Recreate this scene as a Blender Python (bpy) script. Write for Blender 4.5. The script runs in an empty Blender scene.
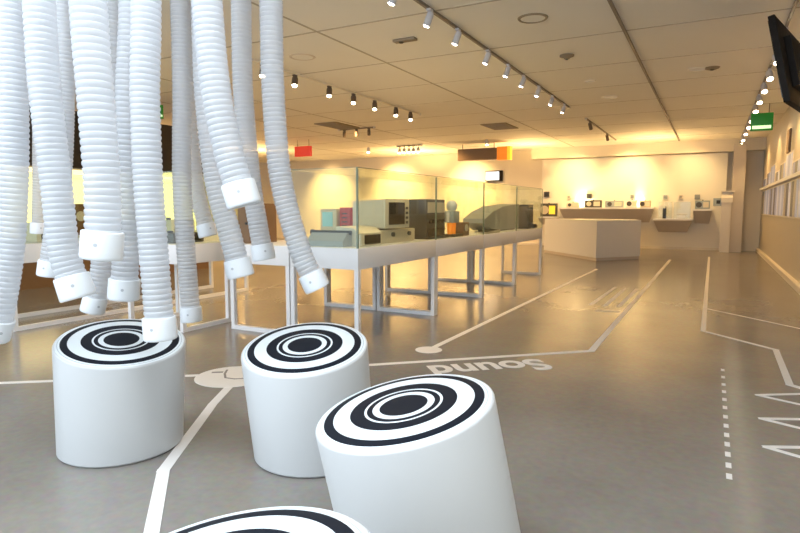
import bpy, bmesh, math, random
from mathutils import Vector, Matrix
random.seed(7)
S = bpy.context.scene
C = S.collection
PI = math.pi
R = math.radians
ORD = ['first', 'second', 'third', 'fourth', 'fifth', 'sixth', 'seventh', 'eighth', 'ninth', 'tenth',
       'eleventh', 'twelfth', 'thirteenth', 'fourteenth', 'fifteenth', 'sixteenth']

# ------------------------------------------------------------------ materials
def mat(name, col, rough=0.5, metal=0.0, spec=0.5, emit=None, es=0.0, noise=0.0, nscale=8.0, bump=0.0, alpha=None):
    m = bpy.data.materials.new(name); m.use_nodes = True
    nt = m.node_tree; b = nt.nodes['Principled BSDF']
    b.inputs['Base Color'].default_value = (*col, 1)
    b.inputs['Roughness'].default_value = rough
    b.inputs['Metallic'].default_value = metal
    b.inputs['Specular IOR Level'].default_value = spec
    if emit:
        b.inputs['Emission Color'].default_value = (*emit, 1)
        b.inputs['Emission Strength'].default_value = es
    if noise or bump:
        tc = nt.nodes.new('ShaderNodeTexCoord'); n = nt.nodes.new('ShaderNodeTexNoise')
        n.inputs['Scale'].default_value = nscale; n.inputs['Detail'].default_value = 5
        nt.links.new(tc.outputs['Object'], n.inputs['Vector'])
        if noise:
            r = nt.nodes.new('ShaderNodeMixRGB'); r.blend_type = 'MIX'
            r.inputs[1].default_value = (*[c * (1 - noise) for c in col], 1)
            r.inputs[2].default_value = (*[min(1, c * (1 + noise)) for c in col], 1)
            nt.links.new(n.outputs['Fac'], r.inputs[0]); nt.links.new(r.outputs[0], b.inputs['Base Color'])
        if bump:
            bp = nt.nodes.new('ShaderNodeBump'); bp.inputs['Strength'].default_value = bump
            bp.inputs['Distance'].default_value = 0.01
            nt.links.new(n.outputs['Fac'], bp.inputs['Height']); nt.links.new(bp.outputs[0], b.inputs['Normal'])
    return m

def floor_mat():
    m = bpy.data.materials.new('polished_concrete'); m.use_nodes = True
    nt = m.node_tree; b = nt.nodes['Principled BSDF']; L = nt.links.new
    tc = nt.nodes.new('ShaderNodeTexCoord')
    n1 = nt.nodes.new('ShaderNodeTexNoise'); n1.inputs['Scale'].default_value = 0.9; n1.inputs['Detail'].default_value = 4
    n2 = nt.nodes.new('ShaderNodeTexNoise'); n2.inputs['Scale'].default_value = 26; n2.inputs['Detail'].default_value = 4
    L(tc.outputs['Object'], n1.inputs['Vector']); L(tc.outputs['Object'], n2.inputs['Vector'])
    r1 = nt.nodes.new('ShaderNodeValToRGB')
    r1.color_ramp.elements[0].position = .25; r1.color_ramp.elements[1].position = .75
    r1.color_ramp.elements[0].color = (.190, .171, .148, 1); r1.color_ramp.elements[1].color = (.268, .246, .218, 1)
    L(n1.outputs['Fac'], r1.inputs[0])
    mx = nt.nodes.new('ShaderNodeMixRGB'); mx.blend_type = 'OVERLAY'; mx.inputs[0].default_value = .22
    L(r1.outputs[0], mx.inputs[1]); L(n2.outputs['Color'], mx.inputs[2]); L(mx.outputs[0], b.inputs['Base Color'])
    mr = nt.nodes.new('ShaderNodeMapRange'); mr.inputs['To Min'].default_value = .15; mr.inputs['To Max'].default_value = .24
    L(n1.outputs['Fac'], mr.inputs['Value']); L(mr.outputs[0], b.inputs['Roughness'])
    b.inputs['Specular IOR Level'].default_value = .5
    return m

def glass_mat(name, tint, refl=.9):
    m = bpy.data.materials.new(name); m.use_nodes = True
    nt = m.node_tree; nt.nodes.clear(); L = nt.links.new
    o = nt.nodes.new('ShaderNodeOutputMaterial'); t = nt.nodes.new('ShaderNodeBsdfTransparent')
    t.inputs[0].default_value = (*tint, 1)
    g = nt.nodes.new('ShaderNodeBsdfGlossy'); g.inputs['Roughness'].default_value = .02
    g.inputs[0].default_value = (refl, refl, refl, 1)
    f = nt.nodes.new('ShaderNodeFresnel'); f.inputs[0].default_value = 1.5
    x = nt.nodes.new('ShaderNodeMixShader')
    ge = nt.nodes.new('ShaderNodeNewGeometry'); mm = nt.nodes.new('ShaderNodeMath'); mm.operation = 'SUBTRACT'; mm.use_clamp = True
    L(f.outputs[0], mm.inputs[0]); L(ge.outputs['Backfacing'], mm.inputs[1])
    L(mm.outputs[0], x.inputs[0]); L(t.outputs[0], x.inputs[1]); L(g.outputs[0], x.inputs[2]); L(x.outputs[0], o.inputs[0])
    return m

def hose_mat():
    m = bpy.data.materials.new('translucent_ribbed_plastic'); m.use_nodes = True
    nt = m.node_tree; L = nt.links.new
    b = nt.nodes['Principled BSDF']; o = nt.nodes['Material Output']
    b.inputs['Base Color'].default_value = (.66, .675, .70, 1); b.inputs['Roughness'].default_value = .32
    t = nt.nodes.new('ShaderNodeBsdfTranslucent'); t.inputs[0].default_value = (.84, .85, .88, 1)
    x = nt.nodes.new('ShaderNodeMixShader'); x.inputs[0].default_value = .36
    L(b.outputs[0], x.inputs[1]); L(t.outputs[0], x.inputs[2])
    tr = nt.nodes.new('ShaderNodeBsdfTransparent'); y = nt.nodes.new('ShaderNodeMixShader'); y.inputs[0].default_value = .25
    L(x.outputs[0], y.inputs[1]); L(tr.outputs[0], y.inputs[2]); L(y.outputs[0], o.inputs[0])
    return m

M = dict(
    floor=floor_mat(),
    ceiling=mat('ceiling_panel', (.88, .85, .79), .7, noise=.02, nscale=2),
    seam=mat('ceiling_joint', (.50, .44, .36), .7),
    rail=mat('track_metal', (.25, .21, .17), .45, .4),
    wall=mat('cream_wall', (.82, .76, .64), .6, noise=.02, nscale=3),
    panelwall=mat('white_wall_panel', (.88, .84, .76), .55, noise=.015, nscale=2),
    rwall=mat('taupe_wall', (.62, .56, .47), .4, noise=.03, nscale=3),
    brown=mat('dark_brown_panel', (.035, .024, .016), .45, noise=.15),
    white=mat('white_lacquer', (.82, .81, .81), .35, noise=.01),
    stool=mat('stool_white', (.565, .57, .57), .38, noise=.012, nscale=5),
    disc=mat('disc_white', (.70, .745, .765), .3),
    black=mat('disc_black', (.006, .009, .016), .5, spec=.15),
    thinline=mat('disc_grey_line', (.35, .38, .42), .4),
    hose=hose_mat(),
    cap=mat('cap_plastic', (.76, .785, .81), .3),
    capgrey=mat('cap_screw', (.45, .47, .5), .4),
    tape=mat('floor_tape', (.80, .76, .72), .5, noise=.03, nscale=20),
    symbol=mat('symbol_grey', (.22, .2, .19), .5),
    glass=glass_mat('case_glass', (.95, .975, .925)),
    acrylic=glass_mat('acrylic', (.95, .96, .95)),
    gedge=mat('glass_edge_green', (.22, .27, .19), .2),
    beige=mat('beige_plastic', (.60, .53, .41), .45, noise=.03),
    cream=mat('cream_plastic', (.72, .66, .54), .45, noise=.03),
    greyp=mat('grey_plastic', (.30, .32, .33), .45, noise=.04),
    dgrey=mat('dark_grey_plastic', (.07, .065, .055), .4, noise=.06),
    screen=mat('dark_screen', (.02, .018, .015), .12),
    red=mat('red_plastic', (.50, .035, .02), .4, noise=.04),
    wood=mat('brown_wood', (.19, .105, .05), .45, noise=.2, nscale=6),
    bluescreen=mat('blue_screen', (.2, .4, .45), .2, emit=(.35, .65, .72), es=.25),
    lit=mat('warm_backlight', (.9, .8, .5), .6, emit=(1, .80, .38), es=1.5),
    bulb=mat('lamp_glow', (1, .9, .75), .4, emit=(1, .83, .55), es=22),
    bulbcool=mat('lamp_glow_cool', (1, .97, .92), .4, emit=(1, .93, .82), es=20),
    head=mat('lamp_body', (.62, .60, .62), .4),
    headdark=mat('lamp_body_dark', (.12, .09, .07), .4),
    green=mat('exit_green', (.02, .25, .03), .4, emit=(.03, .5, .05), es=.06),
    greenlit=mat('exit_pale', (.7, .9, .6), .4, emit=(.65, 1, .5), es=.9),
    redsign=mat('sign_red', (.6, .05, .03), .4, emit=(.9, .06, .03), es=.35),
    orange=mat('sign_orange', (.8, .22, .02), .5, emit=(1, .28, .02), es=.45),
    yellow=mat('sign_yellow', (.85, .6, .05), .5, emit=(1, .7, .05), es=.45),
    signbrown=mat('sign_brown', (.24, .15, .08), .5),
    tvframe=mat('tv_frame', (.016, .012, .009), .6, spec=.15),
    tvscreen=mat('tv_screen', (.012, .010, .009), .12),
    tvgrey=mat('tv_grey', (.22, .2, .18), .4),
    whitescreen=mat('pale_screen', (.8, .85, .95), .3, emit=(.8, .88, 1), es=1.3),
    vent=mat('vent_brown', (.28, .22, .15), .6),
    dark=mat('dark_device', (.03, .028, .026), .4),
    bluegrey=mat('blue_grey_plastic', (.36, .42, .46), .4),
    taupe=mat('shelf_taupe', (.66, .58, .50), .5),
    kerb=mat('pale_kerb', (.80, .74, .64), .4),
)
PIC = [mat('print_%d' % i, c, .35, emit=e, es=.10) for i, (c, e) in enumerate([
    ((.40, .44, .56), (.62, .66, .9)), ((.07, .07, .09), (.1, .1, .14)), ((.38, .32, .22), (.5, .42, .3)),
    ((.62, .65, .74), (.8, .82, 1.0)), ((.13, .13, .12), (.12, .13, .12)), ((.28, .30, .42), (.4, .42, .75))])]

# ------------------------------------------------------------------ mesh helpers
def box(bm, x0, x1, y0, y1, z0, z1, mi=0, bev=0.0):
    b = bmesh.new()
    v = [b.verts.new(p) for p in ((x0, y0, z0), (x1, y0, z0), (x1, y1, z0), (x0, y1, z0), (x0, y0, z1), (x1, y0, z1), (x1, y1, z1), (x0, y1, z1))]
    for q in ((3, 2, 1, 0), (4, 5, 6, 7), (0, 1, 5, 4), (1, 2, 6, 5), (2, 3, 7, 6), (3, 0, 4, 7)):
        b.faces.new([v[i] for i in q]).material_index = mi
    if bev:
        bmesh.ops.bevel(b, geom=b.edges[:], offset=bev, segments=2, affect='EDGES', profile=.6)
        for f in b.faces: f.material_index = mi
    merge(bm, b)

def merge(bm, b, mtx=None):
    if mtx is not None: bmesh.ops.transform(b, matrix=mtx, verts=b.verts)
    bmesh.ops.recalc_face_normals(b, faces=b.faces)
    me = bpy.data.meshes.new('tmp'); b.to_mesh(me); b.free(); bm.from_mesh(me); bpy.data.meshes.remove(me)

def frame_of(d):
    d = Vector(d).normalized()
    u = Vector((0, 1, 0)).cross(d)
    if u.length < 1e-3: u = Vector((1, 0, 0))
    u.normalize(); return u, d.cross(u), d

def lathe(bm, prof, o=(0, 0, 0), axis=(0, 0, 1), seg=32, mi=0, mis=None):
    """prof: list of (radius, height) from bottom to top; closed at radius 0."""
    b = bmesh.new(); u, w, d = frame_of(axis); o = Vector(o); rows = []
    for r, h in prof:
        if r < 1e-6: rows.append([b.verts.new(o + d * h)])
        else: rows.append([b.verts.new(o + d * h + (u * math.cos(2 * PI * k / seg) + w * math.sin(2 * PI * k / seg)) * r) for k in range(seg)])
    for i in range(len(rows) - 1):
        A, B = rows[i], rows[i + 1]
        m_ = mis[i] if mis else mi
        for k in range(seg):
            k2 = (k + 1) % seg
            if len(A) == 1 and len(B) == 1: continue
            if len(A) == 1: f = b.faces.new((A[0], B[k], B[k2]))
            elif len(B) == 1: f = b.faces.new((A[k], A[k2], B[0]))
            else: f = b.faces.new((A[k], A[k2], B[k2], B[k]))
            f.material_index = m_
    if mis is None: merge(bm, b)
    else:
        me = bpy.data.meshes.new('tmp'); b.to_mesh(me); b.free(); bm.from_mesh(me); bpy.data.meshes.remove(me)

def cyl(bm, p0, p1, r, seg=16, mi=0, r1=None):
    p0, p1 = Vector(p0), Vector(p1); h = (p1 - p0).length
    lathe(bm, [(0, 0), (r, 0), (r if r1 is None else r1, h), (0, h)], p0, p1 - p0, seg, mi)

def hexa(bm, bot, top, z0, z1, mi=0):
    """prism between two xy polygons of equal count"""
    b = bmesh.new()
    A = [b.verts.new((x, y, z0)) for x, y in bot]; B = [b.verts.new((x, y, z1)) for x, y in top]
    n = len(A)
    b.faces.new(A[::-1]); b.faces.new(B)
    for i in range(n): b.faces.new((A[i], A[(i + 1) % n], B[(i + 1) % n], B[i]))
    for f in b.faces: f.material_index = mi
    merge(bm, b)

def extr(bm, poly, axis, a0, a1, mi=0):
    """extrude a 2D polygon along axis 'x' (poly in y,z) or 'y' (poly in x,z)"""
    b = bmesh.new()
    P = (lambda a, p: (a, p[0], p[1])) if axis == 'x' else (lambda a, p: (p[0], a, p[1]))
    A = [b.verts.new(P(a0, p)) for p in poly]; B = [b.verts.new(P(a1, p)) for p in poly]; n = len(A)
    b.faces.new(A[::-1]); b.faces.new(B)
    for i in range(n): b.faces.new((A[i], A[(i + 1) % n], B[(i + 1) % n], B[i]))
    for f in b.faces: f.material_index = mi
    merge(bm, b)

def obj(name, bm, mats, parent=None, label=None, smooth=True, loc=None):
    me = bpy.data.meshes.new(name)
    bm.to_mesh(me); bm.free()
    for m in (mats if isinstance(mats, (list, tuple)) else [mats]): me.materials.append(m)
    if smooth:
        for p in me.polygons: p.use_smooth = True
        me.set_sharp_from_angle(angle=R(35))
    o = bpy.data.objects.new(name, me); C.objects.link(o)
    if parent: o.parent = parent
    if loc: o.location = loc
    if label: o['label'] = label
    return o

def thing(name, label, cat, loc=(0, 0, 0), group=None, rz=0):
    o = bpy.data.objects.new(name, None); C.objects.link(o)
    o.empty_display_size = .1
    o.location = loc; o.rotation_euler.z = rz
    o['label'] = label; o['category'] = cat
    if group: o['group'] = group
    return o

def tag(o, label, cat, group=None, kind=None):
    if label: o['label'] = label
    if cat: o['category'] = cat
    if group: o['group'] = group
    if kind: o['kind'] = kind
    return o

def struct(name, bm, m):
    o = obj(name, bm, m, smooth=False); o['kind'] = 'structure'; return o

def N(): return bmesh.new()
def bx(*a, **k):
    b = N(); box(b, *a, **k); return b

# ------------------------------------------------------------------ the room
HC = 3.15; XR = 1.2; XL = -17.5; YB = 19.5; YF = -3.5
struct('floor', bx(XL, XR + .2, YF, YB + .2, -.2, 0), M['floor'])
struct('ceiling', bx(XL, XR + .2, YF, YB + .2, HC, HC + .2), M['ceiling'])
struct('wall_back', bx(XL, XR + .2, YB, YB + .2, 0, HC), M['wall'])
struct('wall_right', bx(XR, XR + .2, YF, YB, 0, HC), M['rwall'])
struct('wall_left', bx(XL - .2, XL, YF, YB, 0, HC), M['wall'])
b = bx(-9.5, -9.3, 2.0, 8.85, 0, 2.8)
struct('wall_partition', b, M['brown'])
b = bx(-5.0, .31, YB - .22, YB, 0, 2.8)
struct('wall_panel', b, M['panelwall'])
b = bx(-5.3, XR, YB - .45, YB, 2.82, HC)
struct('trim_1', b, M['wall'])
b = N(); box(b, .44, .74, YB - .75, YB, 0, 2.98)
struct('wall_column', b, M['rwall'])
b = bx(XR - .07, XR, YF, YB, 0, .09)
struct('baseboard_right', b, M['kerb'])
b = bx(-17.5, .42, YB - .24, YB - .0, 0, .07)
struct('baseboard_back', b, M['kerb'])
# ceiling joints (shallow recesses between the big ceiling panels)
b = N()
for y in (3.9, 5.45, 7.02, 8.5, 10.0, 11.5, 13.0, 14.5, 16.0, 17.5):
    h = .014 if y < 6 else .010 if y < 8 else .005
    box(b, XL, XR, y - h, y + h, HC - .004, HC)
for x in (-16.2, -13.8, -11.4, -9.0, -7.4, -3.95):
    box(b, x - .013, x + .013, YF, YB, HC - .004, HC)
struct('trim_2', b, M['seam'])

# ------------------------------------------------------------------ stools
RING = [(.28, 1), (.36, 0), (.425, 1), (.455, 0), (.62, 1), (.815, 0), (.925, 1), (.958, 0), (.966, 2), (1.0, 0)]
def stool(x, y, tx, ty, label):
    r, L = .293, .573
    t = thing('round_stool', label, 'stool', (x, y, 0), 'white stools with ring targets on top')
    ax = Vector((tx, ty, 1)).normalized(); u, w, d = frame_of(ax)
    b = bmesh.new(); seg = 72; rows = []
    def ring(rad, h): return [d * h + (u * math.cos(2 * PI * k / seg) + w * math.sin(2 * PI * k / seg)) * rad for k in range(seg)]
    low = [p - d * (p.z / d.z) for p in ring(r - .012, 0)]
    lo2 = [p - d * ((p.z - .012) / d.z) for p in ring(r, 0)]
    for pts in (low, lo2, ring(r, L - .009), ring(r - .002, L - .004), ring(r - .005, L - .001), ring(r - .008, L)):
        rows.append([b.verts.new(p) for p in pts])
    for A, B in zip(rows, rows[1:]):
        for k in range(seg): b.faces.new((A[k], A[(k + 1) % seg], B[(k + 1) % seg], B[k]))
    b.faces.new(rows[0][::-1]); b.faces.new(rows[-1])
    bmesh.ops.recalc_face_normals(b, faces=b.faces)
    obj('body', b, M['stool'], t)
    b = N(); rr = r - .009
    dome = lambda q: L + .001 + .010 * (1 - q ** 6)          # gently cushioned top
    prof = [(rr, L - .004), (rr, dome(1))]; mis = [0]
    for k in range(len(RING) - 1, -1, -1):
        outer, inner = RING[k][0], (RING[k - 1][0] if k else 0.0)
        n = 3 if outer - inner > .05 else 1
        for j in range(1, n + 1):
            q = outer + (inner - outer) * j / n
            prof.append((rr * q, dome(q))); mis.append(RING[k][1])
    lathe(b, prof, (0, 0, 0), ax, 72, mis=mis)
    bmesh.ops.recalc_face_normals(b, faces=b.faces)
    obj('seat_disc', b, [M['disc'], M['black'], M['thinline']], t, 'glossy seat disc printed with black and white rings')
stool(-2.622, 1.885, .199, -.102, 'white round stool at far left, upright, under the hose cluster')
stool(-1.687, 2.271, .065, -.211, 'white round stool behind the others, beside the printed floor circle')
stool(-.762, 1.702, -.157, -.142, 'white round stool leaning left, nearest of the three whose whole top shows')
stool(-.625, .682, -.160, -.036, 'white round stool cut off by the bottom edge, only its ringed top showing')

# ------------------------------------------------------------------ hanging hoses
def catmull(P, n=16):
    P = [Vector(p) for p in P]; Q = [P[0] * 2 - P[1]] + P + [P[-1] * 2 - P[-2]]; out = []
    for i in range(1, len(Q) - 2):
        for k in range(n):
            t = k / n; a, b_, c, d = Q[i - 1:i + 3]
            out.append(.5 * ((2 * b_) + (c - a) * t + (2 * a - 5 * b_ + 4 * c - d) * t * t + (3 * b_ - a - 3 * c + d) * t ** 3))
    out.append(P[-1]); return out

def hose(pts, label, rt=.0585, rc=.069, screw=0.3):
    P = [Vector(p) for p in pts]
    up = (P[0] - P[1]); k = (HC - P[0].z) / max(.2, up.z)
    top = P[0] + Vector((up.x * k * .6, up.y * k * .6, 0)); top.z = HC
    P = [top] + P
    c = catmull(P)
    t = thing('hanging_hose', label, 'hose', tuple(P[-1]), 'ribbed white hoses hanging from the ceiling')
    o = P[-1]
    # resample by arc length
    pitch = .0235; sub = 5
    L = [0]
    for a, b_ in zip(c, c[1:]): L.append(L[-1] + (b_ - a).length)
    n = int(L[-1] / pitch * sub); seg = 22; j = 0
    b = bmesh.new(); prev = None; X = Vector((1, 0, 0))
    end = L[-1] - .02
    for i in range(n + 1):
        s = end * i / n
        while j < len(L) - 2 and L[j + 1] < s: j += 1
        f = (s - L[j]) / max(1e-9, L[j + 1] - L[j])
        p = c[j].lerp(c[j + 1], f); d = (c[j + 1] - c[j]).normalized()
        u = (X - d * X.dot(d)).normalized(); w = d.cross(u)
        ph = (i % sub) / sub
        rr = rt * (1.0 if ph < .5 else .935 if ph > .7 else .955)
        row = [b.verts.new(p - o + (u * math.cos(2 * PI * q / seg) + w * math.sin(2 * PI * q / seg)) * rr) for q in range(seg)]
        if prev:
            for q in range(seg): b.faces.new((prev[q], prev[(q + 1) % seg], row[(q + 1) % seg], row[q]))
        prev = row
    ob = obj('tube', b, M['hose'], t, 'ribbed translucent white tube', smooth=True)
    d = (c[-1] - c[-5]).normalized()
    b = N(); h = .095; x = rc
    lathe(b, [(0, -.5 * h), (rt * .9, -.5 * h), (x * .93, -.5 * h), (x * .97, -.48 * h), (x * .985, -.42 * h), (x, .38 * h), (x * .985, .46 * h), (x * .94, .5 * h),
              (x * .80, .5 * h), (x * .76, .44 * h), (0, .44 * h)], (0, 0, 0), d, 40)
    cp = obj('end_cap', b, M['cap'], t, 'smooth white end cap')
    cam = Vector((0, 0, 1.2)) - o
    side = (cam - d * cam.dot(d)).normalized()
    side = Matrix.Rotation(screw, 3, d) @ side
    b = N(); cyl(b, side * (x * .985) - d * .005, side * (x * 1.012) - d * .005, .0065, 14)
    obj('screw', b, M['capgrey'], cp, 'small grey screw')
    return t
H = [
 ([(-2.784, 1.462, 2.09), (-2.803, 1.452, 1.714), (-2.822, 1.441, 1.327), (-2.856, 1.423, 0.9)], 'ribbed hose at the very left edge, mostly cut off by the picture edge'),
 ([(-2.6, 1.447, 2.056), (-2.603, 1.445, 1.695), (-2.624, 1.434, 1.322), (-2.656, 1.417, 1.025), (-2.706, 1.39, 0.764), (-2.73, 1.378, 0.685)], 'leftmost fully hanging ribbed hose, its cap low by the left edge'),
 ([(-2.338, 1.416, 2.005), (-2.336, 1.418, 1.665), (-2.315, 1.428, 1.315), (-2.301, 1.436, 1.035), (-2.268, 1.452, 0.885)], 'thick ribbed hose with tilted cap hanging just above the left stool back edge'),
 ([(-3.361, 2.174, 2.399), (-3.381, 2.164, 1.893), (-3.422, 2.141, 1.371), (-3.476, 2.113, 1.045), (-3.507, 2.096, 0.846)], 'ribbed hose with cap half hidden behind the tilted-cap hose at left'),
 ([(-4.975, 3.013, 2.912), (-5.007, 2.997, 2.189), (-5.046, 2.975, 1.445), (-5.075, 2.96, 1.038)], 'furthest ribbed hose at left, small cap in front of the yellow glowing case'),
 ([(-1.848, 1.281, 1.885), (-1.84, 1.285, 1.596), (-1.833, 1.289, 1.298), (-1.837, 1.287, 1.146), (-1.843, 1.284, 1.077)], 'nearest thick ribbed hose, with the largest white cap, high over left stool'),
 ([(-3.032, 2.236, 2.364), (-3.054, 2.225, 1.873), (-3.091, 2.205, 1.366), (-3.144, 2.177, 0.845), (-3.189, 2.152, 0.643)], 'thin ribbed hose emerging below the largest cap, its own cap pointing down'),
 ([(-2.275, 1.79, 2.108), (-2.306, 1.774, 1.724), (-2.326, 1.763, 1.33), (-2.346, 1.752, 1.014), (-2.362, 1.744, 0.836)], 'ribbed hose right beside the nearest one, cap above the left stool centre'),
 ([(-2.032, 1.659, 2.029), (-2.049, 1.65, 1.679), (-2.051, 1.649, 1.318), (-2.041, 1.654, 1.01), (-2.03, 1.66, 0.702)], 'long ribbed hose whose cap overlaps the right rim of the left stool top'),
 ([(-3.002, 2.479, 2.433), (-3.026, 2.466, 1.912), (-3.046, 2.455, 1.376), (-3.041, 2.458, 0.917)], 'ribbed hose almost hidden behind the long hose over the left stool'),
 ([(-2.924, 2.634, 2.467), (-2.93, 2.631, 1.932), (-2.948, 2.621, 1.381), (-2.94, 2.625, 0.941), (-2.925, 2.634, 0.529)], 'straight narrow ribbed hose with round cap hanging between the two back stools'),
 ([(-3.36, 3.081, 2.673), (-3.374, 3.074, 2.051), (-3.342, 3.091, 1.41), (-3.276, 3.126, 1.046)], 'thin far ribbed hose with small cap seen between two nearer hoses'),
 ([(-1.765, 1.722, 2.005), (-1.743, 1.734, 1.665), (-1.708, 1.753, 1.433), (-1.666, 1.775, 1.26)], 'thick ribbed hose sweeping right, with the highest cap of all'),
 ([(-2.27, 2.189, 2.227), (-2.27, 2.19, 1.794), (-2.238, 2.207, 1.347), (-2.178, 2.239, 1.052), (-2.145, 2.256, 0.897)], 'ribbed hose slanting right below the highest cap, in front of white display table'),
 ([(-2.455, 2.657, 2.399), (-2.457, 2.656, 1.893), (-2.427, 2.672, 1.371), (-2.396, 2.689, 1.105), (-2.373, 2.701, 0.943)], 'second ribbed hose from the right, cap against the white table apron'),
 ([(-2.007, 2.386, 2.245), (-2.006, 2.387, 1.804), (-1.978, 2.402, 1.349), (-1.897, 2.445, 0.986), (-1.834, 2.478, 0.823)], 'rightmost ribbed hose, curving right to a tilted cap in front of the glass case'),
]
for i, (p, l) in enumerate(H):
    hose(p, l, screw=[.3, -.4, .1, .5, -.2][i % 5])

# ------------------------------------------------------------------ display tables and glass cases
def table(x0, x1, y0, y1, label, glass=None, group='white display tables in rows', name='display_table', loops='y'):
    cx, cy = (x0 + x1) / 2, (y0 + y1) / 2
    t = thing(name, label, 'display case' if glass else 'display table', (cx, cy, 0), group)
    a, c = (x1 - x0) / 2, (y1 - y0) / 2; w = .042; zt, zb = .855, .665
    obj('apron_box', bx(-a, a, -c, c, zb, zt, bev=.004), M['white'], t)
    for sy in (-1, 1):
        for sx in (-1, 1):
            X0 = sx * a - (w if sx > 0 else 0); Y0 = sy * c - (w if sy > 0 else 0)
            obj('leg', bx(X0, X0 + w, Y0, Y0 + w, 0, zb), M['white'], t)
    if loops == 'y':
        for sy in (-1, 1):
            Y0 = sy * c - (w if sy > 0 else 0)
            obj('foot_rail', bx(-a + w, a - w, Y0, Y0 + w, 0, w), M['white'], t)
    else:
        for sx in (-1, 1):
            X0 = sx * a - (w if sx > 0 else 0)
            obj('foot_rail', bx(X0, X0 + w, -c + w, c - w, 0, w), M['white'], t)
    if glass:
        e = .008; zg = 1.55; i_ = .004
        A, Cc = a - i_, c - i_
        def pane(nm, *q): obj(nm, bx(*q), M['glass'], t, 'clear greenish glass')
        if 'R' in glass: pane('glass_pane', A - e, A, -Cc, Cc, zt, zg)
        if 'L' in glass: pane('glass_pane', -A, -A + e, -Cc, Cc, zt, zg)
        if 'N' in glass: pane('glass_pane', -A + e, A - e, -Cc, -Cc + e, zt, zg)
        if 'F' in glass: pane('glass_pane', -A + e, A - e, Cc - e, Cc, zt, zg)
        if 'T' in glass: pane('glass_top', -A, A, -Cc, Cc, zg, zg + e)
        b = N(); q = .006
        if 'R' in glass:
            box(b, A - e - .001, A + .002, -Cc, Cc, zg + e, zg + e + .004)
            for yy in (-Cc, Cc - q): box(b, A - q, A + .002, yy, yy + q, zt, zg)
        if 'L' in glass: box(b, -A - .002, -A + e, -Cc, Cc, zg + e, zg + e + .004)
        if 'N' in glass:
            box(b, -A, A, -Cc - .002, -Cc + e, zg + e, zg + e + .004)
            box(b, A - .012, A + .003, -Cc - .003, -Cc + .012, zt, zg + e)
            box(b, -A - .002, -A + q, -Cc - .002, -Cc + q, zt, zg)
        if 'F' in glass: box(b, -A, A, Cc - e, Cc + .002, zg + e, zg + e + .004)
        obj('glass_edge', b, M['gedge'], t, 'dark green glass edges')
    return t
YS = [(4.32, 5.96), (5.97, 7.5), (7.51, 9.0), (9.01, 10.6)]
GL = ['RLNT', 'RLT', 'RLT', 'RLFT']
LB = ['glass display case nearest the stools, with the front glass corner and grey machine inside',
      'second glass display case of the right row, with dark cabinet inside',
      'third glass display case of the right row, holding small white figure',
      'glass display case at the far end of the right row, near the white counter']
for (y0, y1), g, l in zip(YS, GL, LB):
    table(-3.47, -2.72, y0, y1, l, g, 'glass cases of the right row', 'glass_display_case')
LB2 = ['white display table beside the first glass case, near end behind the hanging caps',
       'second white display table of the inner row, behind the first glass case',
       'third white display table of the inner row, half hidden by the glass cases']
for (y0, y1), l in zip(YS, LB2):
    table(-4.23, -3.485, y0, y1, l)
table(-5.3, -4.5, 3.95, 4.6, 'small white display table seen between the hoses, left of the inner row', 'RLNFT', 'glass cases behind the hoses', 'glass_display_case', 'x')
table(-6.75, -6.0, 3.2, 4.85, 'white glass case at far left behind the hoses, nearest of the left row', 'RLNT', 'glass cases behind the hoses', 'glass_display_case', 'x')
table(-6.75, -6.0, 4.86, 6.5, 'white glass case at left behind the hoses, second of the left row', 'RLFT', 'glass cases behind the hoses', 'glass_display_case', 'x')

# ------------------------------------------------------------------ exhibits
ZT = .857
# grey typewriter-like machine
t = thing('grey_typewriter', 'low blue grey office machine at the near end of the first glass case', 'typewriter', (-3.13, 4.475, ZT))
b = N(); extr(b, [(-.075, 0), (.075, 0), (.075, .12), (.0, .125), (-.075, .05)], 'x', -.2, .2)
obj('body', b, M['greyp'], t)
b = N(); cyl(b, (-.21, .045, .125), (.21, .045, .125), .02, 16); obj('roller', b, M['dark'], t, 'black roller')
b = N(); cyl(b, (-.235, .045, .125), (-.21, .045, .125), .026, 16); obj('roller_knob', b, M['dark'], t)
# cream desktop unit with dark slot
t = thing('desktop_computer', 'cream desktop computer with dark slot, near the front corner of the glass', 'computer', (-2.98, 4.76, ZT))
b = N(); extr(b, [(-.13, 0), (.12, 0), (.12, .115), (.06, .165), (-.13, .18)], 'y', -.2, .22); obj('housing', b, M['cream'], t)
obj('drive_slot', bx(.12, .126, -.1, .19, .012, .1), M['screen'], t, 'dark recessed slot')
obj('front_rim', bx(.115, .13, -.2, -.17, .0, .115), M['white'], t)
# CRT terminal on base
t = thing('computer_terminal', 'big beige computer terminal with dark screen in the first glass case', 'computer', (-3.08, 5.25, ZT))
b = N(); box(b, -.22, .2, -.26, .5, 0, .135, bev=.012); obj('base', b, M['beige'], t)
for y in (-.02, .34):
    b = N(); cyl(b, (.195, y, .085), (.225, y, .085), .022, 18); obj('knob', b, M['dgrey'], t)
b = N()
extr(b, [(-.16, .15), (.2, .15), (.2, .44), (-.16, .42)], 'y', -.2, .32); obj('monitor_housing', b, M['beige'], t)
obj('bezel', bx(.2, .222, -.2, .32, .15, .445, bev=.006), M['cream'], t)
obj('screen', bx(.222, .226, -.13, .21, .185, .41), M['screen'], t, 'dark glass screen')
b = N()
for k in range(4): box(b, .222, .227, .235, .285, .19 + k * .05, .215 + k * .05)
obj('control_strip', b, M['dgrey'], t)
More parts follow.
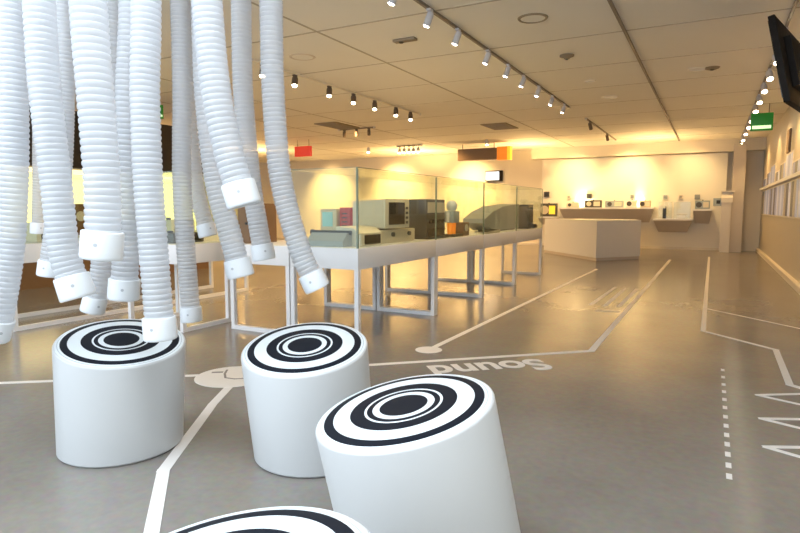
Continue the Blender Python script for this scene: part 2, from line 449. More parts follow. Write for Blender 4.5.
# dark cabinet
t = thing('dark_cabinet_computer', 'dark brown cabinet machine beside the beige terminal in second glass case', 'computer', (-3.05, 6.32, ZT))
obj('cabinet', bx(-.2, .18, -.3, .22, 0, .455, bev=.008), M['dgrey'], t)
obj('front_panel', bx(.18, .19, -.27, .19, .30, .42), M['beige'], t, 'brownish upper panel')
b = N()
for k in range(5): cyl(b, (.18, -.22 + k * .09, .2), (.2, -.22 + k * .09, .2), .022, 14)
obj('dial_row', b, M['screen'], t)
obj('drawer_front', bx(.18, .192, -.27, .19, .03, .12), M['screen'], t)
obj('foot_tray', bx(-.22, .22, -.33, .25, -.0, .018), M['dark'], t)
# small robot figure
t = thing('robot_figure', 'small white and orange robot figure in the second glass case', 'figure', (-2.9, 6.82, ZT))
obj('base', bx(-.1, .1, -.14, .14, 0, .03), M['dgrey'], t)
for y in (-.06, .06):
    b = N(); cyl(b, (0, y, .03), (0, y, .17), .028, 14, r1=.035); obj('leg', b, M['orange'], t)
b = N(); box(b, -.07, .07, -.1, .1, .17, .32, bev=.02); obj('torso', b, M['bluegrey'], t)
for y in (-.13, .13):
    b = N(); cyl(b, (0, y, .18), (0, y * .9, .3), .022, 12); obj('arm', b, M['white'], t)
b = N(); lathe(b, [(0, .32), (.05, .325), (.068, .36), (.068, .40), (.045, .44), (0, .45)], seg=20); obj('head', b, M['cap'], t)
t = thing('tabletop_radio', 'small orange box radio beside the robot figure', 'radio', (-2.9, 7.12, ZT))
obj('case', bx(-.08, .08, -.11, .11, 0, .17, bev=.01), M['wood'], t)
b = N(); cyl(b, (.08, 0, .1), (.09, 0, .1), .045, 18); obj('dial', b, M['cream'], t)
# wedge shaped monitor
t = thing('wedge_monitor', 'large dark grey tapered monitor lying sideways in the far glass cases', 'monitor', (-3.08, 9.25, ZT))
b = N()
extr(b, [(-1.15, .14), (-.75, .02), (.55, .02), (.55, .43), (-.35, .38), (-.8, .30), (-1.15, .2)], 'x', -.18, .16); obj('housing', b, M['greyp'], t)
obj('screen', bx(-.16, .14, .552, .57, .05, .40), M['screen'], t)
obj('stand', bx(-.14, .14, -.5, .4, 0, .022), M['dark'], t)
t = thing('flat_keyboard', 'low brown keyboard in front of the tapered grey monitor', 'keyboard', (-2.82, 8.0, ZT))
b = N(); extr(b, [(-.3, 0), (.3, 0), (.3, .045), (-.3, .02)], 'x', -.07, .07); obj('base', b, M['beige'], t)
b = N()
for r_ in range(4):
    for k in range(12): box(b, -.065 + r_ * .033, -.04 + r_ * .033, -.27 + k * .045, -.235 + k * .045, .02, .05)
obj('keys', b, M['dgrey'], t)
t = thing('upright_monitor', 'dark upright screen near the far end of the glass cases', 'monitor', (-2.92, 10.12, ZT))
obj('housing', bx(-.14, .12, -.14, .14, .04, .42, bev=.015), M['dgrey'], t)
obj('screen', bx(.12, .126, -.11, .11, .1, .38), M['screen'], t)
obj('foot', bx(-.1, .1, -.1, .1, 0, .04), M['dark'], t)
t = thing('small_camera', 'small dark box camera at the far end of the last glass case', 'camera', (-2.85, 10.4, ZT))
obj('body', bx(-.05, .05, -.07, .07, 0, .075, bev=.006), M['dark'], t)
b = N(); cyl(b, (.05, 0, .04), (.085, 0, .04), .028, 16); obj('lens', b, M['screen'], t)
# inner row exhibits
t = thing('small_monitor', 'small old monitor with pale blue screen on inner table', 'monitor', (-3.775, 5.5, ZT))
obj('stand', bx(-.09, .09, -.11, .0, 0, .09), M['wood'], t)
obj('housing', bx(-.11, .11, -.12, -.04, .09, .345, bev=.012), M['beige'], t)
obj('screen', bx(-.075, .06, -.126, -.12, .15, .31), M['bluescreen'], t, 'pale blue lit screen')
t = thing('red_box_computer', 'bright red box machine beside the small blue screen monitor', 'computer', (-3.565, 5.5, ZT))
obj('body', bx(-.07, .06, -.1, .13, 0, .36, bev=.006), M['red'], t)
b = N()
for k in range(6): box(b, -.04, .03, -.104, -.1, .06 + k * .045, .075 + k * .045)
obj('vent_slots', b, M['dark'], t)
t = thing('brown_cabinet', 'brown wooden cabinet on near left corner of inner table, behind the hoses', 'cabinet', (-4.12, 4.62, ZT))
obj('body', bx(-.1, .08, -.18, .2, 0, .40, bev=.006), M['wood'], t)
obj('front_door', bx(-.08, .06, -.19, -.18, .03, .37), M['wood'], t)
b = N(); cyl(b, (.03, -.19, .2), (.03, -.21, .2), .012, 12); obj('knob', b, M['dark'], t)
# exhibits in the left cases
for i, (x, y, m, l) in enumerate([(-6.3, 3.75, 'beige', 'beige boxy machine in the nearest far left glass case'), (-6.3, 4.55, 'dgrey', 'dark boxy machine in the nearest far left glass case'),
                                  (-6.35, 5.5, 'cream', 'cream boxy machine in the second far left glass case'), (-4.9, 4.28, 'dgrey', 'dark low machine inside the small case between hoses')]):
    t = thing('vintage_machine', l, 'machine', (x, y, ZT))
    obj('body', bx(-.16, .16, -.2, .2, 0, .2 if i < 3 else .1, bev=.012), M[m], t)
    obj('front_panel', bx(.16, .168, -.15, .15, .02, .09), M['screen'], t)
    b = N(); cyl(b, (0, -.1, .2 if i < 3 else .1), (0, -.1, .23 if i < 3 else .12), .03, 16); obj('knob', b, M['dark'], t)

# ------------------------------------------------------------------ lit showcase on the dark partition
t = thing('lit_showcase', 'glowing yellow showcase in the dark partition behind the hoses', 'showcase', (-9.3, 5.4, 0))
obj('back_panel', bx(0, .02, -2.6, 3.2, .78, 1.84), M['lit'], t, 'glowing yellow back panel')
obj('shelf', bx(0, .32, -2.6, 3.2, .72, .78), M['white'], t)
obj('lower_cabinet', bx(0, .3, -2.6, 3.2, 0, .72), M['wood'], t)
for y in (-2.6, -1.2, .2, 1.6, 3.16): obj('divider', bx(.02, .3, y, y + .04, .78, 1.84), M['beige'], t)
obj('top_board', bx(0, .32, -2.6, 3.2, 1.84, 1.88), M['brown'], t)
for i, (y, h, m) in enumerate([(3.4, .3, 'wood'), (4.6, .42, 'dgrey'), (5.95, .5, 'wood'), (6.35, .3, 'red'), (7.4, .36, 'greyp')]):
    t = thing('antique_radio', ORD[i] + ' antique set from the left on the glowing yellow showcase shelf', 'radio', (-9.14, y, .783), 'sets in the yellow showcase')
    obj('case', bx(-.1, .1, -.16, .16, 0, h, bev=.01), M[m], t)
    b = N(); cyl(b, (.1, 0, h * .6), (.11, 0, h * .6), .08, 20); obj('dial', b, M['cream'], t)

# ------------------------------------------------------------------ white counter at the back
t = thing('reception_counter', 'white angled counter standing before the lit back wall', 'counter', (-2.34, 14.04, 0))
def rel(p): return [(x + 2.34, y - 14.04) for x, y in p]
foot = [(-4.05, 16.1), (-2.34, 14.07), (-1.52, 15.08), (-1.75, 15.9), (-3.2, 16.6)]
body = [(-4.08, 16.13), (-2.34, 14.04), (-1.5, 15.08), (-1.72, 15.95), (-3.2, 16.65)]
b = N(); hexa(b, rel(foot), rel(foot), 0, .07); obj('plinth', b, M['taupe'], t)
b = N(); hexa(b, rel(body), rel(body), .07, .9); obj('body', b, M['white'], t)
b = N(); hexa(b, rel(body), rel(body), .9, .935); obj('top', b, M['white'], t)

# wall shelves, wedge shaped
YW = YB - .22
def wshelf(x0, x1, z0, z1, dep, tp, label):
    cx = (x0 + x1) / 2; a = (x1 - x0) / 2
    t = thing('wall_shelf', label, 'shelf', (cx, YW, z1), 'wedge shaped shelves on the back wall')
    h = z1 - z0
    b = N(); hexa(b, [(-a + tp, -dep * .25), (a - tp, -dep * .25), (a - tp, 0), (-a + tp, 0)], [(-a, -dep), (a, -dep), (a, 0), (-a, 0)], -h, -.05); obj('wedge_body', b, M['taupe'], t)
    obj('top_board', bx(-a - .02, a + .02, -dep - .02, 0, -.05, 0), M['white'], t)
wshelf(-4.3, -1.56, .80, 1.25, .5, .12, 'long wedge shaped wall shelf above the white counter')
wshelf(-1.54, -.52, .52, .92, .5, .12, 'low wedge shaped wall shelf right of the counter')
wshelf(-.50, -.03, .78, 1.2, .5, .05, 'small wedge shaped wall shelf carrying the blue grey radio')
wshelf(-4.98, -4.4, .70, .96, .5, .05, 'small wall shelf carrying the brown round-dial radio at left')

def radio(x, z, w, h, m, label, face='dial', d=.16, y=None, pm='dgrey'):
    t = thing('shelf_radio', label, 'radio', (x, YW - .27 if y is None else y, z))
    obj('case', bx(-w / 2, w / 2, -d / 2, d / 2, 0, h, bev=.012), M[m], t)
    b = N(); cyl(b, (-w * .24, -d / 2, h * .5), (-w * .24, -d / 2 - .012, h * .5), h * .33, 22); obj('dial', b, M[pm], t)
    obj('front_panel', bx(w * .04, w * .42, -d / 2 - .008, -d / 2, h * .18, h * .82), M['yellow' if face == 'y' else 'cream'], t)
    b = N(); cyl(b, (0, 0, h), (0, 0, h + .02), .018, 10); obj('knob', b, M['dark'], t)
radio(-4.68, .96, .52, .42, 'dgrey', 'brown radio with round dial and yellow panel on left small shelf', 'y', pm='beige')
radio(-3.92, 1.25, .38, .16, 'cream', 'cream low radio, leftmost on the long wall shelf')
radio(-3.30, 1.25, .5, .22, 'dgrey', 'dark low machine, second on the long wall shelf', pm='cream')
radio(-2.68, 1.25, .52, .2, 'bluegrey', 'pale grey radio, third on the long wall shelf')
radio(-2.17, 1.25, .3, .22, 'white', 'white box radio, fourth on the long wall shelf')
radio(-1.8, 1.25, .3, .2, 'beige', 'beige small radio at right end of long wall shelf')
radio(-.27, 1.2, .38, .24, 'bluegrey', 'blue grey radio on the small wall shelf near the corner')
def acryl(x, w, label):
    t = thing('acrylic_cover', label, 'display cover', (x, YW - .26, .92))
    for q in ((-w / 2, -w / 2 + .006, -.16, .16), (w / 2 - .006, w / 2, -.16, .16), (-w / 2 + .006, w / 2 - .006, -.16, -.154), (-w / 2 + .006, w / 2 - .006, .154, .16)):
        obj('side_pane', bx(*q, 0, .48), M['acrylic'], t)
    obj('top_pane', bx(-w / 2, w / 2, -.16, .16, .48, .486), M['acrylic'], t)
acryl(-1.24, .36, 'clear cover over the black phone on low wall shelf')
acryl(-.79, .44, 'clear cover over white device on low wall shelf')
t = thing('mobile_phone', 'black upright phone on the low wall shelf', 'phone', (-1.26, YW - .26, .92))
obj('body', bx(-.05, .05, -.04, .04, 0, .3, bev=.015), M['dark'], t)
b = N(); cyl(b, (.03, 0, .3), (.03, 0, .36), .01, 10); obj('antenna', b, M['dark'], t)
t = thing('white_telephone', 'small white device under the right clear cover on low shelf', 'telephone', (-.8, YW - .26, .92))
b = N(); extr(b, [(-.1, 0), (.1, 0), (.1, .12), (-.1, .06)], 'x', -.12, .12); obj('base', b, M['white'], t)
b = N(); cyl(b, (-.13, .02, .13), (.13, .02, .13), .025, 14); obj('handset', b, M['cream'], t)
for i, (x, z, s, m, l) in enumerate([
    (-4.82, 1.68, .17, 'dgrey', 'small dark square wall speaker above the round-dial radio'), (-4.1, 1.58, .1, 'taupe', 'small pale wall speaker above the cream radio'),
    (-3.48, 1.6, .16, 'dgrey', 'small dark wall speaker above the dark low machine'), (-2.2, 1.58, .11, 'bluegrey', 'small grey wall speaker above the white box radio'),
    (-1.27, 1.56, .11, 'bluegrey', 'small grey wall speaker above the black phone'), (-.85, 1.56, .1, 'taupe', 'small pale wall speaker above white device'),
    (-.42, 1.55, .14, 'greyp', 'small grey wall speaker above the blue grey radio')]):
    t = thing('wall_speaker', l, 'speaker', (x, YW, z), 'small speakers on the back wall')
    obj('housing', bx(-s / 2, s / 2, -.07, 0, -s / 2, s / 2, bev=.008), M[m], t)
    b = N(); cyl(b, (0, -.07, 0), (0, -.078, 0), s * .33, 16); obj('grille', b, M['dark' if m == 'dgrey' else 'greyp'], t)
t = thing('wall_switch_plate', 'white square wall plate with dark square centre near the right corner', 'wall plate', (.13, YW, 1.4))
obj('plate', bx(-.13, .13, -.02, 0, -.11, .11), M['bluegrey'], t)
obj('centre', bx(-.05, .05, -.026, -.02, -.05, .05), M['dark'], t)
# information stand
t = thing('information_stand', 'tall cream information stand with slanted head beside the back column', 'stand', (.33, 18.55, 0))
obj('post', bx(-.13, .11, -.08, .08, 0, 1.38), M['kerb'], t)
b = N(); extr(b, [(-.12, 1.38), (.1, 1.38), (.1, 1.62), (.0, 1.66), (-.12, 1.5)], 'x', -.14, .14); obj('slanted_head', b, M['panelwall'], t)
obj('cap', bx(-.16, .18, -.1, .12, 1.66, 1.7), M['kerb'], t)

# ------------------------------------------------------------------ right wall pictures
def picture(y0, y1, z0, z1, i, label, grp):
    t = thing('backlit_print', label, 'picture', (XR, (y0 + y1) / 2, z0), grp)
    c = (y1 - y0) / 2; h = z1 - z0
    obj('frame', bx(-.012, 0, -c, c, 0, h), M['kerb'], t)
    n = 3; b = N()
    ms = [PIC[(i * 3 + k * 2 + (k * i) % 3) % 6] for k in range(n)]
    for k in range(n):
        a0 = -c + .03 + (2 * c - .06) * k / n; a1 = -c + .03 + (2 * c - .06) * (k + 1) / n - .035
        box(b, -.015, -.012, a0, a1, .03, h - .03, mi=k)
    obj('print_strips', b, ms, t, 'pale bluish and grey vertical image strips')
n = 10; y = 18.9
for i in range(n):
    picture(y - 1.08, y, 1.04, 1.70, i, ORD[i] + ' backlit print from the far end of the lower row', 'backlit prints, lower row on the right wall')
    if i < n: picture(y - 1.08, y, 1.76, 2.02 + .1 * (i % 3), i + 2, ORD[i] + ' backlit print from the far end of the upper row', 'backlit prints, upper row on the right wall')
    y -= 1.1
t = thing('picture_ledge', 'pale ledge between the two rows of backlit prints', 'ledge', (XR, 13.4, 1.70))
obj('board', bx(-.09, 0, -5.6, 5.5, .002, .057), M['kerb'], t)
obj('lip', bx(-.10, -.09, -5.6, 5.5, .002, .06), M['white'], t)
t = thing('wall_plaque', 'dark red upright plaque above the prints on the right wall', 'plaque', (XR, 13.1, 2.2))
obj('backing', bx(-.03, 0, -.22, .22, .04, .46), M['wood'], t)
obj('face', bx(-.036, -.03, -.19, .19, .07, .43), M['signbrown'], t)

# ------------------------------------------------------------------ television
A = Vector((.33, 6.1, 2.85)); a15 = R(15); d_ = Vector((math.sin(a15), math.cos(a15), 0)); nrm = Vector((math.cos(a15), -math.sin(a15), 0))
tl = R(12); dn = nrm * math.sin(tl) + Vector((0, 0, -math.cos(tl))); bk = d_.cross(dn) * 1.0
if bk.x < 0: bk = -bk
W_, H_ = 1.22, .76
mtx = Matrix((( d_.x, dn.x, bk.x, A.x), (d_.y, dn.y, bk.y, A.y), (d_.z, dn.z, bk.z, A.z), (0, 0, 0, 1)))
t = thing('television', 'flat black television hanging tilted from the ceiling at upper right', 'television', tuple(A))
def tvbox(*q, mi=0, bev=0):
    b2 = N(); box(b2, *q, mi=mi, bev=bev); b = N(); m4 = mtx.copy(); m4.translation = (0, 0, 0); merge(b, b2, m4); return b
obj('casing', tvbox(0, W_, 0, H_, .008, .06, bev=.006), M['tvframe'], t)
obj('screen', tvbox(.03, W_ - .03, .03, H_ - .05, 0, .008), M['tvscreen'], t, 'dark reflective screen')
b = tvbox(.25, .95, .15, .6, .06, .11); obj('back_cover', b, M['tvframe'], t)
b = N(); pc = d_ * .6 + dn * .35 + bk * .12
cyl(b, pc, (pc.x, pc.y, HC - A.z), .025, 14); obj('ceiling_pole', b, M['rail'], t)
pb = d_ * .6 + dn * .35 + bk * .10
b = N(); cyl(b, pb, pc + bk * .03, .05, 14); obj('bracket', b, M['rail'], t)

# ------------------------------------------------------------------ signs
def exit_sign(x, y, z0, z1, w, label, along='x'):
    t = thing('exit_sign', label, 'exit sign', (x, y, z0)); h = z1 - z0
    if along == 'x':
        obj('box', bx(-w / 2, w / 2, -.04, .04, 0, h, bev=.006), M['green'], t)
        obj('pictogram_band', bx(-w / 2 + .03, w / 2 - .03, -.046, -.04, .03, h * .28), M['greenlit'], t, 'pale glowing lower band')
        for s in (-.3, .3):
            b = N(); cyl(b, (s * w, 0, h), (s * w, 0, HC - z0), .008, 8); obj('hanger', b, M['rail'], t)
    else:
        obj('box', bx(-.04, .04, -w / 2, w / 2, 0, h, bev=.006), M['green'], t)
        obj('pictogram_band', bx(.04, .046, -w / 2 + .03, w / 2 - .03, .03, h * .28), M['greenlit'], t, 'pale glowing lower band')
        for s in (-.3, .3):
            b = N(); cyl(b, (0, s * w, h), (0, s * w, HC - z0), .008, 8); obj('hanger', b, M['rail'], t)
exit_sign(.73, 13.0, 2.66, 2.98, .36, 'green exit sign hanging by the right track lights')
exit_sign(-8.0, 6.55, 2.66, 2.88, .4, 'green exit sign at left, glimpsed between the hanging hoses', 'y')
t = thing('red_sign', 'red box sign hanging far off, left of the glass case', 'sign', (-10.3, 13.5, 2.68))
obj('box', bx(-.27, .27, -.05, .05, 0, .28, bev=.006), M['redsign'], t)
for x in (-.2, .2):
    b = N(); cyl(b, (x, 0, .28), (x, 0, HC - 2.68), .01, 8); obj('hanger', b, M['rail'], t)
t = thing('hanging_banner_box', 'brown hanging sign box with orange and yellow end, far back', 'sign', (-6.3, 16.8, 2.66))
obj('box', bx(-.62, .62, -.1, .1, 0, .34), M['signbrown'], t)
obj('orange_end', bx(.62, .93, -.1, .1, -.02, .36), M['orange'], t, 'orange end block')
obj('yellow_end', bx(.93, 1.02, -.1, .1, -.02, .36), M['yellow'], t, 'yellow end strip')
for x in (-.5, .5):
    b = N(); cyl(b, (x, 0, .34), (x, 0, HC - 2.66), .012, 8); obj('hanger', b, M['rail'], t)
t = thing('wall_monitor', 'small monitor with pale screen on back wall, above the glass cases', 'monitor', (-6.7, YB, 2.15))
obj('housing', bx(-.3, .3, -.12, 0, 0, .36, bev=.01), M['tvframe'], t)
obj('screen', bx(-.27, .2, -.126, -.12, .04, .32), M['whitescreen'], t, 'pale glowing screen')

# ------------------------------------------------------------------ ceiling tracks and lamps
lights = []
def spot(loc, target, power, col, size=R(100), blend=.8, rad=.04):  # serves the track lamps and the added fill spots
    l = bpy.data.lights.new('lamp_or_fill_light', 'SPOT'); l.energy = power; l.color = col; l.spot_size = size; l.spot_blend = blend; l.shadow_soft_size = rad
    o = bpy.data.objects.new('lamp_or_fill_light', l); C.objects.link(o); o.location = loc
    o.rotation_euler = (Vector(target) - Vector(loc)).to_track_quat('-Z', 'Y').to_euler(); return o
WARM = (1.0, .61, .235)
def rail(x0, y0, x1, y1, label, m='rail'):
    t = thing('ceiling_track', label, 'lighting track', ((x0 + x1) / 2, (y0 + y1) / 2, HC))
    a, c = abs(x1 - x0) / 2, abs(y1 - y0) / 2
    obj('rail', bx(-max(a, .013), max(a, .013), -max(c, .013), max(c, .013), -.03, 0), M[m], t)
    for s in (-1, 1):
        if c > a: obj('end_cap', bx(-.022, .022, s * c - .02, s * c + .02, -.034, 0), M['head'], t)
        else: obj('end_cap', bx(s * a - .02, s * a + .02, -.022, .022, -.034, 0), M['head'], t)
rail(-2.52, 3.0, -2.52, 11.6, 'central ceiling lighting track with white spotlights')
rail(-2.5, 13.2, -2.5, 17.6, 'short dark track continuing the central one towards the back')
rail(-5.4, 6.0, -5.4, 11.0, m='wall', label='left ceiling lighting track above the display tables')
rail(.6, 4.5, .6, 19.3, 'right ceiling lighting track along the right wall')
rail(-.94, 2.0, -.94, 18.6, 'bare dark ceiling track without lamps, right of centre')
rail(-8.75, 16.2, -7.9, 16.2, 'short cross track with clustered bulbs far at the left back')
rail(-8.2, 12.2, -7.2, 12.2, 'short cross track with three dark heads, left of centre')

def lamp(x, y, aim, label, grp, body='head', glow='bulb', ln=.13, r=.038, drop=.06, twin=False):
    t = thing('track_spotlight', label, 'spotlight', (x, y, HC - .03), grp)
    aim = Vector(aim).normalized()
    b = N(); box(b, -.02, .02, -.035, .035, -.02, 0); cyl(b, (0, 0, -.02), (0, 0, -drop), .009, 10)
    obj('mount', b, M[body], t)
    p = Vector((0, 0, -drop - .005))
    b = N(); lathe(b, [(0, -.04), (r * .85, -.035), (r, -.01), (r, ln), (r * .88, ln), (r * .85, ln - .015), (0, ln - .015)], p, aim, 20)
    obj('head', b, M[body], t)
    b = N(); lathe(b, [(0, ln - .012), (r * .8, ln - .012), (r * .7, ln + .004), (0, ln + .012)], p, aim, 18)
    obj('lens', b, M[glow], t, 'glowing lens')
    w = Vector((x, y, HC - .03)) + p + aim * (ln + .03)
    return w
for i, y in enumerate([4.6, 5.3, 6.01, 6.96, 7.75, 8.48, 9.31, 10.19, 11.1]):
    w = lamp(-2.5, y, (-.35, -.12, -1), ORD[i] + ' white spotlight from the near end of the central track', 'spotlights on the central track', ln=.10, r=.035, glow='bulbcool')
    spot(w, w + Vector((-.5, 0, -1)), 44, (1, .68, .34), R(130))
for i, y in enumerate([13.56, 15.92]):
    lamp(-2.48, y, (.1, .6, -.8), ['first', 'second'][i] + ' dark spotlight on the short track near the back wall', 'dark spotlights near the back', body='headdark', glow='headdark', ln=.12)
for i, y in enumerate([6.23, 6.91, 7.77, 8.47, 9.17, 9.96, 10.57]):
    w = lamp(-5.4, y, (.25, -.45, -1), ORD[i] + ' glowing spotlight from the near end of the left track', 'spotlights on the left track', body='headdark', ln=.11, r=.045)
    spot(w, w + Vector((-.2, 0, -1)), 48, WARM, R(140))
for i, y in enumerate([7.64, 8.7, 9.7, 10.69, 11.74, 12.78, 13.48, 14.15, 15.21, 16.46, 17.94, 18.9]):
    w = lamp(.6, y, (.15, -.65, -1), ORD[i] + ' spotlight from the near end of the right wall track', 'spotlights on the right track', ln=.1, r=.045)
    if i % 2 == 0: spot(w, w + Vector((.35, 0, -1)), 60, WARM, R(125))
for i in range(5):
    lamp(-8.65 + i * .16, 16.2, (.1, -.4, -1), ORD[i] + ' bulb from the left in the far clustered row', 'clustered bulbs at the far back', ln=.1, r=.05, drop=.1)
for i in range(3):
    lamp(-8.05 + i * .35, 12.2, (-.3, .5, -1), ORD[i] + ' dark head from the left on the cross track', 'dark heads on the cross track', body='headdark', glow='headdark', ln=.1)
for i, (x, y) in enumerate([(-5.6, 15.6), (-9.6, 15.9)]):
    lamp(x, y, (.1, -.3, -1), ['lone far spotlight hanging right of the brown sign box', 'lone far spotlight left of the clustered bulbs'][i], 'lone far spotlights', ln=.1, r=.05)

# ceiling fixtures
def disc_fixture(name, x, y, r, m, label, cat, inner='ceiling', h=.012):
    t = thing(name, label, cat, (x, y, HC))
    b = N(); lathe(b, [(r * .8, -h * .4), (r * .82, -h), (r * .95, -h), (r, 0)], seg=36); obj('ring', b, M[m], t)
    b = N(); lathe(b, [(0, -h * .5), (r * .82, -h * .5), (r * .82, 0), (0, 0)], seg=36); obj('cover', b, M[inner], t)
disc_fixture('ceiling_speaker', -1.72, 6.12, .155, 'vent', 'large round ceiling speaker with dark ring, top centre', 'ceiling speaker')
disc_fixture('ceiling_downlight', -.29, 9.37, .12, 'panelwall', 'round white downlight beside a dark sensor, right of the bare track', 'downlight', 'white')
disc_fixture('ceiling_downlight', -1.68, 10.96, .14, 'panelwall', 'round white downlight left of the bare track, farther back', 'downlight', 'white')
disc_fixture('ceiling_downlight', -1.75, 9.46, .09, 'panelwall', 'small round white downlight behind the smoke detector', 'downlight', 'white')
disc_fixture('ceiling_downlight', -4.76, 6.25, .17, 'taupe', 'faint round ceiling plate right of the rightmost hose', 'downlight', 'ceiling', .006)
t = thing('smoke_detector', 'small dark smoke detector on the ceiling behind the round speaker', 'smoke detector', (-1.73, 7.76, HC))
b = N(); lathe(b, [(0, -.05), (.03, -.05), (.05, -.03), (.09, -.018), (.09, 0), (0, 0)], seg=24); obj('housing', b, M['vent'], t)
b = N(); lathe(b, [(0, -.06), (.015, -.06), (.02, -.05), (0, -.05)], seg=16); obj('sensor', b, M['dark'], t)
t = thing('ceiling_sensor', 'dark ceiling sensor beside the round white downlight', 'sensor', (-.1, 9.37, HC))
b = N(); lathe(b, [(0, -.03), (.05, -.03), (.09, -.015), (.1, 0), (0, 0)], seg=24); obj('housing', b, M['vent'], t)
b = N(); lathe(b, [(0, -.04), (.02, -.04), (.03, -.03), (0, -.03)], seg=16); obj('eye', b, M['dark'], t)
t = thing('ceiling_sensor', 'brown oblong sensor plate on the ceiling left of the central track', 'sensor', (-3.22, 6.16, HC))
obj('plate', bx(-.14, .14, -.05, .05, -.03, 0, bev=.01), M['vent'], t)
b = N(); lathe(b, [(0, -.045), (.02, -.045), (.03, -.03), (0, -.03)], (-.05, 0, 0), seg=16); obj('eye', b, M['dark'], t)
for x, y, l in [(-4.53, 13.5, 'brown air vent in the ceiling above the far glass cases'), (-7.85, 11.6, 'brown air vent in the ceiling behind the left track')]:
    t = thing('ceiling_vent', l, 'air vent', (x, y, HC))
    obj('frame', bx(-.3, .3, -.5, .5, -.02, 0), M['vent'], t)
    b = N()
    for k in range(8): box(b, -.25, .25, -.44 + k * .115, -.40 + k * .115, -.03, -.02)
    obj('slats', b, M['rail'], t)

# ------------------------------------------------------------------ floor markings
def strip(bm, pts, w, z=.002):
    for (x0, y0), (x1, y1) in zip(pts, pts[1:]):
        d = Vector((x1 - x0, y1 - y0)); L = d.length; d /= L; n_ = Vector((-d.y, d.x)) * w / 2; e = d * w * .3
        b = bmesh.new()
        q = [(x0 - e.x + n_.x, y0 - e.y + n_.y), (x0 - e.x - n_.x, y0 - e.y - n_.y), (x1 + e.x - n_.x, y1 + e.y - n_.y), (x1 + e.x + n_.x, y1 + e.y + n_.y)]
        bt = [b.verts.new((x, y, z)) for x, y in q]; bb = [b.verts.new((x, y, 0.0002)) for x, y in q]
        b.faces.new(bt); b.faces.new(bb[::-1])
        for i in range(4): b.faces.new((bt[i], bb[i], bb[(i + 1) % 4], bt[(i + 1) % 4]))
        merge(bm, b)
        z += .0003
def line(pts, w, label, cat='floor line', name='floor_line', grp=None):
    o = Vector((*pts[0], 0)); b = N(); strip(b, [(x - o.x, y - o.y) for x, y in pts], w)
    t = obj(name, b, M['tape'], None, None, False, tuple(o)); tag(t, label, cat, grp); return t
line([(-4.3, 2.18), (-3.22, 2.97)], .05, 'white floor line running left from the printed floor circle')
line([(-2.86, 2.90), (-2.67, 2.55), (-2.18, 1.77), (-1.75, 1.35)], .056, 'thick white floor line from the printed circle down between the stools')
line([(-2.8, 3.4), (-2.27, 3.8), (-.855, 5.06), (-.84, 15.2)], .056, 'long bent white floor line passing the Sound lettering toward the counter')
line([(-2.09, 4.5), (-2.0, 12.16)], .055, 'straight white floor line running from the white dot past the glass cases')
line([(-.03, 16.56), (-.03, 6.42), (.53, 5.84), (.52, 4.7), (.8, 4.45)], .047, 'bent white floor line on the right side near the wall')
line([(.0, 7.89), (1.1, 6.72)], .03, 'thin white slanted floor line joining the bent right line')
for i, (p, q) in enumerate([((-1.3, 7.53), (-1.27, 9.47)), ((-1.13, 7.53), (-1.12, 9.42)), ((-.97, 7.53), (-.95, 9.39))]):
    line([p, q], .055, ['left', 'middle', 'right'][i] + ' one of three short parallel white bars on the floor', 'floor bar', 'floor_bar', 'three parallel floor bars')
line([(-1.16, 7.12), (-.92, 7.17)], .05, 'tiny white cross bar in front of the three parallel floor bars', 'floor bar', 'floor_bar')
ys = [4.93, 4.72, 4.52, 4.34, 4.16, 3.99, 3.81, 3.65, 3.50, 3.36, 3.22, 3.08, 2.95]
for i, y in enumerate(ys):
    line([(.12, y), (.12, y - .045)], .024, ORD[i] + ' white dash from the far end of the dashed floor line', 'floor dash', 'floor_dash', 'dashes of the dotted floor line')
for i, (p, q, r_) in enumerate([((.31, 4.34), (.72, 4.6), (.72, 4.17)), ((.30, 3.85), (.72, 4.05), (.72, 3.68)), ((.29, 3.39), (.72, 3.6), (.72, 3.2))]):
    line([r_, p, q], .032, ['farthest', 'middle', 'nearest'][i] + ' white arrowhead outline on the floor at the right edge', 'floor arrow', 'floor_arrow', 'white arrowheads on the floor')
# round marks
t = thing('floor_dot', 'small white dot on the floor at the end of a line beside the cases', 'floor dot', (-2.09, 4.44, 0))
b = N(); lathe(b, [(0, .0002), (.115, .0002), (.115, .003), (0, .003)], seg=40); obj('disc', b, M['tape'], t)
t = thing('floor_circle', 'large white circle with a grey symbol on the floor between the stools', 'floor circle', (-2.99, 3.06, 0))
b = N(); lathe(b, [(0, .0002), (.268, .0002), (.268, .003), (0, .003)], seg=56); obj('disc', b, M['tape'], t)
b = N(); strip(b, [(-.16, .10), (-.10, .015), (-.02, -.06), (.06, -.05), (.14, .02)], .016, .0036)
strip(b, [(-.20, .0), (-.15, .035)], .034, .0036)
obj('symbol', b, M['symbol'], t, 'grey hook shaped symbol')
# lettering
cu = bpy.data.curves.new('lettering', 'FONT'); cu.body = 'Sound'; cu.size = .4; cu.extrude = .001; cu.offset = .010
tmp = bpy.data.objects.new('lettering', cu); C.objects.link(tmp)
bpy.context.view_layer.update()
me = bpy.data.meshes.new_from_object(tmp.evaluated_get(bpy.context.evaluated_depsgraph_get()))
bpy.data.objects.remove(tmp)
xs = [v.co.x for v in me.vertices]; hs = [v.co.y for v in me.vertices]
sx = .93 / (max(xs) - min(xs)); sy = .31 / (max(hs) - min(hs))
for v in me.vertices: v.co = ((v.co.x - min(xs)) * sx, (v.co.y - min(hs)) * sy, v.co.z + .002)
me.materials.append(M['tape'])
o = bpy.data.objects.new('floor_lettering', me); C.objects.link(o)
o.location = (-1.19, 4.58, 0); o.rotation_euler.z = math.atan2(-.61, -.69)
tag(o, 'white word Sound lettered upside down on the floor', 'floor lettering')

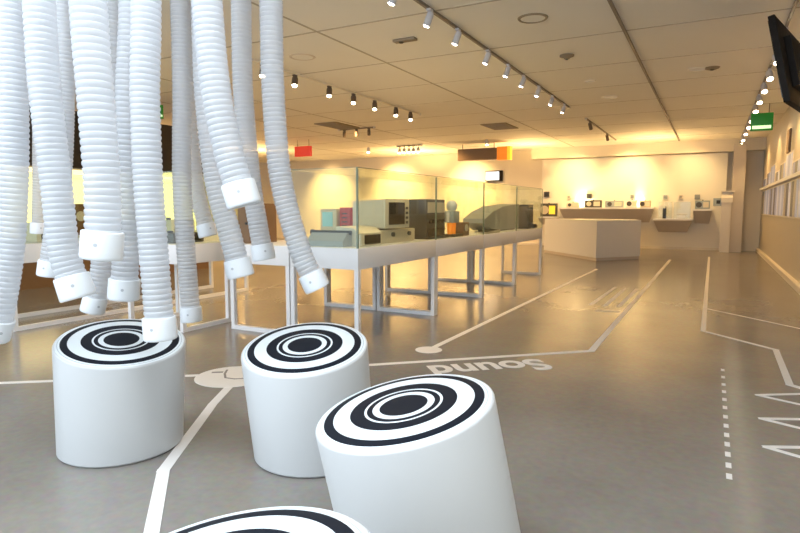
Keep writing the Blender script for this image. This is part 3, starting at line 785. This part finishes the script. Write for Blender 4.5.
# ------------------------------------------------------------------ light
w = bpy.data.worlds.new('daylight'); S.world = w; w.use_nodes = True
w.node_tree.nodes['Background'].inputs[0].default_value = (.72, .86, 1.0, 1)
w.node_tree.nodes['Background'].inputs[1].default_value = 2.1
def area(loc, target, sx_, sy_, power, col):
    l = bpy.data.lights.new('area_fill', 'AREA'); l.shape = 'RECTANGLE'; l.size = sx_; l.size_y = sy_; l.energy = power; l.color = col
    o = bpy.data.objects.new('area_fill', l); C.objects.link(o); o.location = loc
    o.rotation_euler = (Vector(target) - Vector(loc)).to_track_quat('-Z', 'Y').to_euler(); return o
COOL = (.80, .90, 1.0)
area((-3.2, -2.6, 2.6), (-2.0, 2.5, .8), 5, 1.6, 110, COOL)          # unseen area light added behind the camera to strengthen the daylight
area((-1.3, 1.1, HC - .03), (-1.3, 1.6, 0), 4.6, 1.5, 190, COOL)      # unseen cool area light added over the stools, no fixture built
spot((-3.5, 2.4, HC - .1), (-4.9, 4.0, .6), 55, (1, .66, .36), R(70), .8, .06)   # unseen warm spot added to tint the left cases
# washers on the lit back wall
for x, p in ((-3.9, 150), (-2.3, 200), (-.6, 80), (-7.5, 420), (-10.5, 480), (-13.5, 380)):
    spot((x, 17.9, HC - .1), (x, YB, 1.65), p * 1.15, (1, .66, .26), R(80), 1, .08)
for x in (-3.65, -2.0): spot((x, YW - .28, 1.30), (x, YB, 1.8), 42, (1, .76, .38), R(140), 1, .06)
# warm fill spots added to brighten the hall
for x, y in ((-7.7, 12), (-11, 9.5), (-11, 14), (-14.5, 11), (-14.5, 15.5), (-7.5, 16.5)):
    spot((x, y, HC - .08), (x, y, 0), 190, WARM, R(165), .5, .06)

# upward fill spots added to brighten the ceiling, no fixtures behind them
for x, y, p in ((-9.4, 3.0, 150), (-9.4, 5.5, 150), (-9.4, 8.2, 70), (-13.5, 10, 110), (-13.5, 15, 110), (-9.0, 17.8, 120), (-5.0, 17.6, 80), (-1.5, 17.6, 60)):
    spot((x, y, 2.2 if x > -9.2 or x < -10 else 2.0), (x + .01, y, HC), p * 1.6, WARM, R(170), .6, .1)
# ------------------------------------------------------------------ camera
cam = bpy.data.cameras.new('camera'); co = bpy.data.objects.new('camera', cam); C.objects.link(co)
cam.sensor_width = 36; cam.lens = 584 / 800 * 36; cam.clip_start = .05
co.location = (0, 0, 1.2)
co.rotation_euler = (PI / 2 - math.atan(57.5 / 584), 0, R(28.07))
S.camera = co
S.view_settings.view_transform = 'Standard'; S.view_settings.look = 'None'
S.view_settings.exposure = 0.32; S.view_settings.gamma = 1.0; S.view_settings.use_curve_mapping = False
S.cycles.max_bounces = 10; S.cycles.transparent_max_bounces = 24
